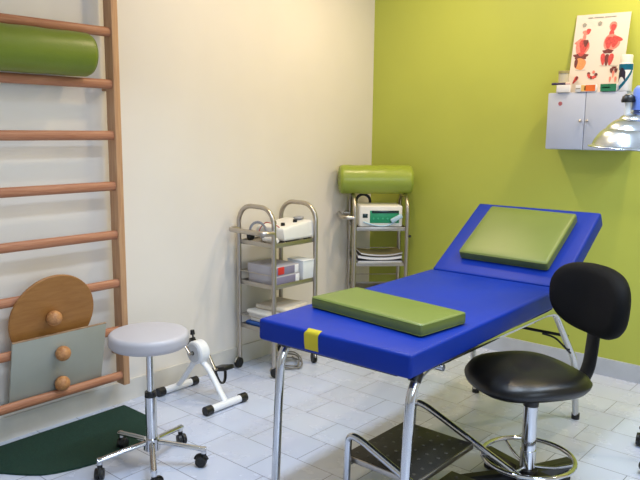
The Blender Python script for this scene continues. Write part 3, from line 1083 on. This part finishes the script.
# ------------------------------------------------------------------ black task chair
CX, CY = -1.064, 2.495
bk = V((0.54, 0.84, 0)).normalized()          # from the seat towards the backrest
ca = atan2(bk.y, bk.x) - pi / 2                # local +y = backwards
tc_ = thing('task_chair', 'black swivel task chair with chrome footring beside the blue table', 'chair', (CX, CY, 0), (0, 0, ca))
bm = new()
SZ = 0.53
N, RN = 56, 9
rings = []
def seat_r(a):
    # rounded-square outline, wider towards the rear
    c, s = cos(a), sin(a)
    n = 2.7
    rx, ry = 0.225, 0.215
    return 1.0 / ((abs(c) / rx) ** n + (abs(s) / ry) ** n) ** (1 / n)
layers = [(0.0, 0.018), (0.3, 0.020), (0.6, 0.022), (0.82, 0.018), (0.94, 0.006), (1.0, -0.013), (0.985, -0.026), (0.93, -0.036), (0.6, -0.042), (0.0, -0.042)]
for (fr, dz) in layers:
    if fr == 0:
        rings.append([bm.verts.new((0, 0, SZ + dz - (0.006 if dz > 0 else 0)))])
        continue
    row = []
    for k in range(N):
        a = 2 * pi * k / N
        r = seat_r(a) * fr
        x, y = r * cos(a), r * sin(a)
        zz_ = SZ + dz + (0.010 * (x / 0.22) ** 2 * (1 if dz > -0.03 else 0)) - (0.02 * max(0, -y / 0.21) ** 3)
        row.append(bm.verts.new((x, y, zz_)))
    rings.append(row)
for a, b in zip(rings, rings[1:]):
    for k in range(N):
        k2 = (k + 1) % N
        if len(a) == 1:
            bm.faces.new((a[0], b[k], b[k2]))
        elif len(b) == 1:
            bm.faces.new((a[k], a[k2], b[0]))
        else:
            bm.faces.new((a[k], a[k2], b[k2], b[k]))
obj('seat', bm, M['black_leather'], tc_, (0, -0.028, 0.006), angle=80)
bm = new()
box(bm, 0.16, 0.2, 0.026, (0, 0.01, SZ - 0.049), bevel=0.006)
obj('seat_plate', bm, M['black_plastic'], tc_)
bm = new()
cyl(bm, (0, 0, 0.40), (0, 0, SZ - 0.045), 0.030, 0.030, n=24)
obj('collar', bm, M['black_plastic'], tc_)
bm = new()
cyl(bm, (0, 0, 0.215), (0, 0, 0.412), 0.0275, n=28)
cyl(bm, (0, 0, 0.10), (0, 0, 0.218), 0.030, n=28)
obj('column', bm, M['chrome'], tc_)
bm = new()
RR = 0.176
tube(bm, circle_pts((0, 0, 0.185), RR, 64), 0.0095, n=14, closed=True)
obj('foot_ring', bm, M['chrome'], tc_)
for k in range(3):
    a = radians(25 + 120 * k) - ca
    bm = new()
    tube(bm, spline([(0.022 * cos(a), 0.022 * sin(a), 0.15), (0.1 * cos(a), 0.1 * sin(a), 0.155), (RR * cos(a), RR * sin(a), 0.18)], 6), 0.006, n=10)
    obj('ring_spoke', bm, M['chrome'], tc_)
bm = new()
cyl(bm, (0, 0, 0.07), (0, 0, 0.142), 0.050, 0.040, n=28)
obj('hub', bm, M['black_plastic'], tc_)
for ang in (149, 77, 221, 5, 293):
    a = radians(ang) - ca
    bm = new()
    L = 0.285
    c, s = cos(a), sin(a)
    rows = []
    for q in range(9):
        t = q / 8
        rr = 0.03 + (L - 0.03) * t
        hw = 0.032 - 0.007 * t
        zt, zb = 0.134 - 0.034 * t, 0.084 - 0.014 * t
        rows.append([bm.verts.new((rr * c - y * s, rr * s + y * c, z)) for (y, z) in
                     ((-hw, zb), (hw, zb), (hw, zt - 0.008), (hw * 0.6, zt), (-hw * 0.6, zt), (-hw, zt - 0.008))])
    for p, q in zip(rows, rows[1:]):
        for k in range(6):
            bm.faces.new((p[k], p[(k + 1) % 6], q[(k + 1) % 6], q[k]))
    bm.faces.new(rows[0])
    bm.faces.new(rows[-1])
    lg = obj('base_arm', bm, M['black_plastic'], tc_, angle=30)
    caster(lg, 0.262 * c, 0.262 * s, 0.078, a + 0.8 + ang, R=0.030, wide=0.018)
# back stem
bm = new()
tube(bm, spline([(0, 0.10, 0.452), (0, 0.17, 0.450), (0, 0.218, 0.475), (0, 0.250, 0.53), (0, 0.262, 0.62), (0, 0.268, 0.72), (0, 0.272, 0.80)], 8), 0.02, n=18, sq=(0.037, 0.011))
obj('back_stem', bm, M['black_plastic'], tc_)
# backrest: rounded trapezoid, curved around the sitter
bm = new()
BWd, BHt = 0.219, 0.137
def back_pt(a, f):
    c, s = cos(a), sin(a)
    n = 2.6
    w = BWd * (1.0 + 0.06 * s)
    r = 1.0 / ((abs(c) / w) ** n + (abs(s) / BHt) ** n) ** (1 / n)
    return r * c * f, r * s * f
rings = []
lay = [(0.0, -0.030), (0.4, -0.032), (0.75, -0.034), (0.93, -0.026), (1.0, -0.004), (0.985, 0.016), (0.93, 0.03), (0.6, 0.036), (0.0, 0.038)]
for fr, d in lay:
    if fr == 0:
        rings.append([bm.verts.new((0, d, 0))])
        continue
    row = []
    for k in range(N):
        a = 2 * pi * k / N
        x, z = back_pt(a, fr)
        y = d - 0.95 * x * x + 0.05 * z
        row.append(bm.verts.new((x, y, z)))
    rings.append(row)
for a, b in zip(rings, rings[1:]):
    for k in range(N):
        k2 = (k + 1) % N
        if len(a) == 1:
            bm.faces.new((a[0], b[k], b[k2]))
        elif len(b) == 1:
            bm.faces.new((a[k], a[k2], b[0]))
        else:
            bm.faces.new((a[k], a[k2], b[k2], b[k]))
obj('backrest', bm, M['black_fabric'], tc_, (0.020, 0.244, 0.810), angle=80)

# ------------------------------------------------------------------ wall cabinet and its clutter
cb = thing('wall_cabinet', 'white two-door wall cabinet hung on the lime green wall', 'cabinet', (-1.501, YG, 1.348))
W2, D2, H2 = 0.442, 0.155, 0.325
bm = new()
box(bm, W2, D2, H2, (0, -D2 / 2, H2 / 2), bevel=0.002)
obj('carcass', bm, M['cabinet_white'], cb)
for s in (-1, 1):
    bm = new()
    box(bm, W2 / 2 - 0.003, 0.016, H2 - 0.006, (s * W2 / 4, -D2 - 0.009, H2 / 2), bevel=0.0025)
    dr = obj('door', bm, M['cabinet_white'], cb)
    bm = new()
    sph(bm, (s * 0.019, -D2 - 0.03, H2 * 0.5), 0.0085)
    cyl(bm, (s * 0.019, -D2 - 0.016, H2 * 0.5), (s * 0.019, -D2 - 0.026, H2 * 0.5), 0.004, n=12)
    obj('knob', bm, M['steel'], dr)
    if s < 0:
        bm = new()
        cyl(bm, (-0.145, -D2 - 0.0165, 0.262), (-0.145, -D2 - 0.0178, 0.262), 0.012, n=20)
        dot = obj('round_sticker', bm, material('faded_red_sticker', rgb(170, 96, 104), 0.5, var=0.3, vscale=150), dr)
ZCB = 1.348 + H2
YS = YG - 0.115

# poster leaning on the wall behind the clutter
po = thing('poster', 'anatomy chart poster with red torso drawings leaning on the lime wall above the cabinet', 'poster',
           (-1.502, YG - 0.062, ZCB + 0.001), (radians(-7.2), radians(1.2), 0))
PW, PH = 0.305, 0.447
bm = new()
box(bm, PW, 0.003, PH, (0, 0, PH / 2))
fy = -0.0017
def ink(pts, mi):
    """printed shape on the poster face (closed outline in x,z)"""
    vs = [bm.verts.new((x, fy, z)) for x, z in pts]
    f = bm.faces.new(vs)
    f.material_index = mi
def blob(cx, cz, rx, rz, mi, n=16, w=0.0, ph=0.0, rot=0.0, k=3):
    global fy
    fy -= 0.00006
    P = []
    for i in range(n):
        a = 2 * pi * i / n
        q = 1 + w * sin(k * a + ph)
        x, z = rx * q * cos(a), rz * q * sin(a)
        P.append((cx + x * cos(rot) - z * sin(rot), cz + x * sin(rot) + z * cos(rot)))
    ink(P, mi)
RED, PINK, BRN, ORG, GRY = 1, 2, 3, 4, 5
# left torso (turned figure)
blob(-0.085, 0.345, 0.022, 0.014, PINK, w=0.1)
blob(-0.072, 0.352, 0.012, 0.016, RED, w=0.15)
blob(-0.092, 0.318, 0.010, 0.022, PINK)
blob(-0.098, 0.262, 0.040, 0.052, PINK, w=0.08, ph=1)
blob(-0.090, 0.268, 0.026, 0.040, RED, w=0.16, ph=0.4)
blob(-0.128, 0.290, 0.018, 0.010, PINK, w=0.1, rot=0.5)
blob(-0.080, 0.286, 0.014, 0.020, BRN, w=0.2)
blob(-0.100, 0.210, 0.042, 0.020, BRN, w=0.2, k=5)
blob(-0.099, 0.222, 0.018, 0.012, RED, w=0.1)
blob(-0.098, 0.165, 0.034, 0.034, ORG, w=0.06, k=4)
blob(-0.122, 0.170, 0.010, 0.026, BRN, w=0.1)
# right torso
blob(0.064, 0.372, 0.021, 0.028, PINK, w=0.05)
blob(0.066, 0.366, 0.014, 0.020, RED, w=0.1)
blob(0.060, 0.332, 0.014, 0.020, RED)
blob(0.066, 0.282, 0.046, 0.046, PINK, w=0.06, ph=2)
blob(0.050, 0.284, 0.020, 0.034, RED, w=0.12)
blob(0.082, 0.286, 0.019, 0.032, RED, w=0.12, ph=1)
blob(0.105, 0.300, 0.022, 0.011, RED, w=0.1, rot=-0.5)
blob(0.052, 0.232, 0.030, 0.012, BRN, w=0.15, k=5)
blob(0.030, 0.190, 0.013, 0.034, RED, w=0.1, rot=0.12)
blob(0.052, 0.186, 0.012, 0.034, BRN, w=0.12)
blob(0.074, 0.188, 0.014, 0.034, RED, w=0.1, rot=-0.12)
# small organs at the bottom
for (cx, cz) in ((-0.112, 0.075),):
    blob(cx, cz, 0.010, 0.024, RED, w=0.15, rot=-0.5)
    blob(cx + 0.006, cz + 0.008, 0.006, 0.012, BRN, rot=-0.5)
for i in range(7):
    a = pi * (0.95 + 1.0 * i / 6)
    blob(-0.018 + 0.022 * cos(a), 0.105 + 0.020 * sin(a), 0.009, 0.009, RED if i % 3 else BRN)
blob(-0.012, 0.116, 0.008, 0.010, PINK)
for (cx, cz, rx, rz) in ((0.088, 0.125, 0.010, 0.014), (0.112, 0.124, 0.009, 0.013), (0.099, 0.104, 0.006, 0.02), (0.085, 0.075, 0.006, 0.016), (0.115, 0.075, 0.006, 0.016), (0.100, 0.14, 0.014, 0.006)):
    blob(cx, cz, rx, rz, BRN if rx > 0.0065 else PINK, w=0.15)
for (cx, cz) in ((-0.100, 0.388), (-0.012, 0.392)):
    blob(cx, cz, 0.012, 0.012, GRY, w=0.12, k=5)
# heading and caption rules, too small to read
for (x0, x1, z, h) in ((-0.085, -0.055, 0.425, 0.004), (-0.05, 0.005, 0.425, 0.004), (0.012, 0.075, 0.425, 0.004),
                       (0.015, 0.06, 0.150, 0.002), (0.066, 0.12, 0.150, 0.002), (-0.12, -0.06, 0.128, 0.002)):
    fy -= 0.00003
    ink([(x0, z), (x1, z), (x1, z + h), (x0, z + h)], GRY)
obj('sheet', bm, [M['poster'], M['flesh_red'], M['flesh_pink'], M['flesh_brown'], M['flesh_orange'], M['print_grey']], po, smooth=False)

# cup with pen
cu = thing('specimen_cup', 'pale translucent cup with a grey lid at the cabinet top edge', 'cup', (-1.655, YS - 0.01, ZCB))
bm = new()
lathe(bm, [(0, 0), (0.036, 0), (0.038, 0.006), (0.036, 0.055), (0.029, 0.06), (0.028, 0.112), (0, 0.112)], 32)
obj('body', bm, M['cup'], cu)
bm = new()
lathe(bm, [(0, 0.11), (0.031, 0.11), (0.031, 0.123), (0.029, 0.125), (0, 0.125)], 32)
obj('lid', bm, material('dull_grey_lid', rgb(150, 142, 96), 0.5), cu)
pn = thing('marker_pen', 'navy marker pen with pink cap lying against the cup on the cabinet', 'pen', (-1.642, YS - 0.058, ZCB + 0.0))
# the pen rests on a small carton in front of the cup
cx_ = thing('carton', 'small white carton under the marker pen on the cabinet', 'box', (-1.632, YS - 0.056, ZCB), group='small cartons on the cabinet')
bm = new()
box(bm, 0.075, 0.022, 0.042, (0, 0, 0.021), bevel=0.001)
obj('card', bm, M['paper'], cx_)
bm = new()
cyl(bm, (-0.06, 0, 0.0495), (0.022, 0, 0.0495), 0.0072, n=16)
obj('barrel', bm, M['navy'], pn)
bm = new()
cyl(bm, (0.022, 0, 0.0495), (0.048, 0, 0.0495), 0.0072, 0.0066, n=16)
obj('cap', bm, M['pink_plastic'], pn)

def carton(label, x, w, h, d, face, front, rz=0.0):
    t = thing('carton', label, 'box', (x, YS - 0.045, ZCB), (0, 0, rz), group='small cartons on the cabinet')
    bm = new()
    box(bm, w, d, h, (0, 0, h / 2), bevel=0.001)
    obj('card', bm, M['paper'], t)
    for (x0, x1, z0, z1, m, nm) in front:
        bm = new()
        box(bm, (x1 - x0) * w, 0.0012, (z1 - z0) * h, (((x0 + x1) / 2 - 0.5) * w, -d / 2 - 0.0004, (z0 + z1) / 2 * h))
        obj(nm, bm, m, t, smooth=False)
    return t
carton('white and orange small carton on the middle of the cabinet top', -1.505, 0.115, 0.040, 0.03, None,
       [(0.5, 0.97, 0.08, 0.95, M['orange'], 'orange_print'), (0.28, 0.5, 0.08, 0.95, material('amber_print', rgb(228, 186, 110), 0.5), 'amber_print'),
        (0.44, 0.5, 0.2, 0.8, M['flesh_brown'], 'dark_print'), (0.02, 0.24, 0.4, 0.55, M['print_grey'], 'grey_print')])
carton('green small carton on the cabinet top beside the orange one', -1.380, 0.086, 0.040, 0.03, None,
       [(0.0, 1.0, 0.0, 1.0, M['green_card'], 'green_print'), (0.12, 0.6, 0.45, 0.6, material('pale_green_print', rgb(150, 196, 176), 0.5), 'pale_print')])
sp = thing('spray_can', 'white and blue spray can with white cap at the cabinet end', 'spray can', (-1.305, YS - 0.02, ZCB))
bm = new()
lathe(bm, [(0, 0), (0.035, 0), (0.036, 0.003), (0.036, 0.145), (0.033, 0.152), (0, 0.152)], 40)
obj('can', bm, M['white_enamel'], sp)
bm = new()
lathe(bm, [(0, 0.150), (0.032, 0.150), (0.032, 0.190), (0.029, 0.194), (0, 0.194)], 36)
obj('cap', bm, M['white_plastic'], sp)
def wrap(z_of, a0, a1, m, nm, h):
    bm = new()
    n = 16
    rows = []
    for k in range(n + 1):
        t = k / n
        a = radians(a0 + (a1 - a0) * t)
        z0 = z_of(t)
        rows.append([bm.verts.new((0.0364 * cos(a), 0.0364 * sin(a), z)) for z in (z0, z0 + h)])
    for p, q in zip(rows, rows[1:]):
        bm.faces.new((p[0], q[0], q[1], p[1]))
    bmesh.ops.solidify(bm, geom=bm.faces[:], thickness=0.0004)
    obj(nm, bm, m, sp)
wrap(lambda t: 0.112, 180, 360, M['spray_blue'], 'blue_band', 0.032)
wrap(lambda t: 0.004 + 0.098 * t ** 1.4, 230, 345, M['spray_blue'], 'blue_swoosh', 0.024)
wrap(lambda t: 0.045 + 0.03 * sin(3 * t), 215, 285, M['spray_dark'], 'figure_print', 0.05)

# ------------------------------------------------------------------ lamp on a rolling stand
lm = thing('examination_lamp', 'examination lamp with stepped aluminium dome on a rolling stand at the right edge', 'lamp', (-0.625, 3.26, 0))
LO = V((-0.625, 3.26, 0))
hd = V((-0.826, 2.85, 1.386)) - LO       # dome rim centre
TL_ = Matrix.Translation(hd) @ Matrix.Rotation(radians(3), 4, 'Y')
bm = new()
pr_ = [(0.205, 0.0), (0.207, 0.002), (0.205, 0.005), (0.192, 0.010), (0.185, 0.030), (0.168, 0.056), (0.154, 0.070), (0.149, 0.071), (0.143, 0.082), (0.126, 0.099), (0.110, 0.109),
       (0.105, 0.110), (0.099, 0.120), (0.082, 0.131), (0.064, 0.137), (0.061, 0.138), (0.055, 0.148), (0.050, 0.152)]
inn = [(max(0.045, r - 0.003), z - 0.001) for r, z in reversed(pr_)]
lathe(bm, pr_ + inn + [pr_[0]], 64, mat=TL_)
obj('dome_shade', bm, M['alu'], lm)
bm = new()
lathe(bm, [(0, 0.146), (0.066, 0.146), (0.066, 0.222), (0.056, 0.236), (0, 0.236)], 36, mat=TL_)
obj('socket', bm, M['lamp_blue'], lm)
bm = new()
sph(bm, (0, 0, 0), 0.045, (1, 1, 1.15))
xf(bm, bm.verts, mat=TL_ @ Matrix.Translation((0, 0, 0.075)))
cyl(bm, TL_ @ V((0, 0, 0.10)), TL_ @ V((0, 0, 0.15)), 0.018)
obj('bulb', bm, M['inner_white'], lm)
kx = V((-0.884, 2.80, 0.028)) - LO
bm = new()
cyl(bm, (kx.x, kx.y, 1.497), (kx.x, kx.y, 1.57), 0.011, n=18)
obj('knob_stem', bm, M['white_plastic'], lm)
bm = new()
lathe(bm, [(0, 0), (0.024, 0), (0.026, 0.006), (0.022, 0.022), (0.012, 0.030), (0, 0.032)], 28, mat=Matrix.Translation((kx.x, kx.y, 1.562)))
obj('knob', bm, M['black_plastic'], lm)
bm = new()
tube(bm, spline([(0, 0, 1.50), (0.0, 0.0, 1.66), (-0.03, -0.07, 1.77), (-0.10, -0.22, 1.80), (hd.x + 0.03, hd.y + 0.08, 1.76), (hd.x + 0.004, hd.y + 0.01, 1.68), (hd.x + 0.009, hd.y, 1.615)], 8), 0.011, n=14)
obj('gooseneck', bm, M['chrome'], lm)
bm = new()
cyl(bm, (0, 0, 0.08), (0, 0, 1.0), 0.016, n=20)
cyl(bm, (0, 0, 0.98), (0, 0, 1.52), 0.012, n=20)
obj('pole', bm, M['chrome'], lm)
bm = new()
cyl(bm, (0, 0, 0.965), (0, 0, 1.01), 0.024, n=20)
obj('clamp', bm, M['black_plastic'], lm)
for k in range(5):
    a = radians(162.5 + 72 * k)
    bm = new()
    tube(bm, [(0.01 * cos(a), 0.01 * sin(a), 0.095), (0.27 * cos(a), 0.27 * sin(a), 0.085)], 0.012, n=14, sq=(0.016, 0.011))
    lg = obj('leg', bm, M['black_plastic'], lm)
    caster(lg, 0.262 * cos(a), 0.262 * sin(a), 0.082, a + 2.0 + k, R=0.031, wide=0.018)

# ------------------------------------------------------------------ ceiling lights (above the frame) and daylight
def area(name, loc, rot, sx, sy, power, col, parent=None):
    l = bpy.data.lights.new(name, 'AREA')
    l.shape = 'RECTANGLE'
    l.size, l.size_y = sx, sy
    l.energy = power
    l.color = col
    o = bpy.data.objects.new(name, l)
    COL.objects.link(o)
    o.location = loc
    o.rotation_euler = rot
    return o

LAMPS = [(-2.35, 3.42, 13, 'ceiling spotlight in the corner above the second trolley'),
         (-1.15, 3.76, 15, 'ceiling spotlight above the wall cabinet'),
         (-2.35, 2.45, 8.5, 'ceiling spotlight near the wall bars'),
         (0.10, 3.60, 14, 'ceiling spotlight by the right wall')]
TUBE, DAY = 23, 46
WARM = (1.0, 0.77, 0.49)
COOL = (0.68, 0.82, 1.0)
def downlight(x, y, power, label):
    t = thing('ceiling_light', label, 'ceiling light', (x, y, ZC), group='ceiling spotlights')
    bm = new()
    lathe(bm, [(0.0, -0.001), (0.07, -0.001), (0.072, -0.012), (0.066, -0.03), (0.058, -0.032), (0.055, -0.012), (0, -0.010)], 32)
    obj('rim', bm, M['white_enamel'], t)
    l = bpy.data.lights.new('bulb', 'AREA')
    l.shape = 'DISK'
    l.size = 0.105
    l.energy = power
    l.color = WARM
    o = bpy.data.objects.new('bulb', l)
    COL.objects.link(o)
    o.parent = t
    o.location = (0, 0, -0.0335)
for x, y, p_, lab in LAMPS:
    downlight(x, y, p_, lab)
for x, y, p_, lab in ((-1.6, 1.9, TUBE, 'white ceiling tube light above the foot of the treatment table'),
                      (-0.4, 2.8, TUBE * 1.05, 'added white ceiling tube light above the black chair')):  # second tube added, out of view, to spread cool light over the right-hand floor
    tf = thing('tube_light', lab, 'ceiling light', (x, y, ZC), group='ceiling tube lights')
    bm = new()
    box(bm, 0.24, 1.3, 0.05, (0, 0, -0.026), bevel=0.008)
    obj('tray', bm, M['white_enamel'], tf)
    o = area('tube', (0, 0, -0.054), (0, 0, 0), 0.20, 1.24, p_, COOL)
    o.parent = tf
    o.data.spread = radians(118)
area('daylight', (XR + 0.02, 0.3, 1.6), (0, radians(90), 0), 1.2, 1.9, DAY, COOL)

w = bpy.data.worlds.new('world')
SC.world = w
w.use_nodes = True
w.node_tree.nodes['Background'].inputs['Color'].default_value = (0.75, 0.85, 1.0, 1)
w.node_tree.nodes['Background'].inputs['Strength'].default_value = 0.6

# ------------------------------------------------------------------ camera
r = V((0.75572412, 0.65481351, 0.01001644))
u = V((-0.10990487, 0.11173427, 0.98764182))
fw = V((-0.64560203, 0.7474856, -0.15640748))
cam = bpy.data.cameras.new('camera')
cam.sensor_fit = 'HORIZONTAL'
cam.sensor_width = 36.0
cam.lens = 36.0 * 699.283 / 640.0
cam.clip_start = 0.02
co = bpy.data.objects.new('camera', cam)
COL.objects.link(co)
Mx = Matrix((r, u, -fw)).transposed().to_4x4()
Mx.translation = V((0, 0, 1.45))
co.matrix_world = Mx
SC.camera = co

SC.view_settings.view_transform = 'Standard'
SC.view_settings.look = 'None'
SC.view_settings.gamma = 1.0
SC.view_settings.use_curve_mapping = False
SC.view_settings.exposure = 0.0
SC.cycles.use_denoising = True
SC.cycles.max_bounces = 10
SC.cycles.sample_clamp_indirect = 6.0
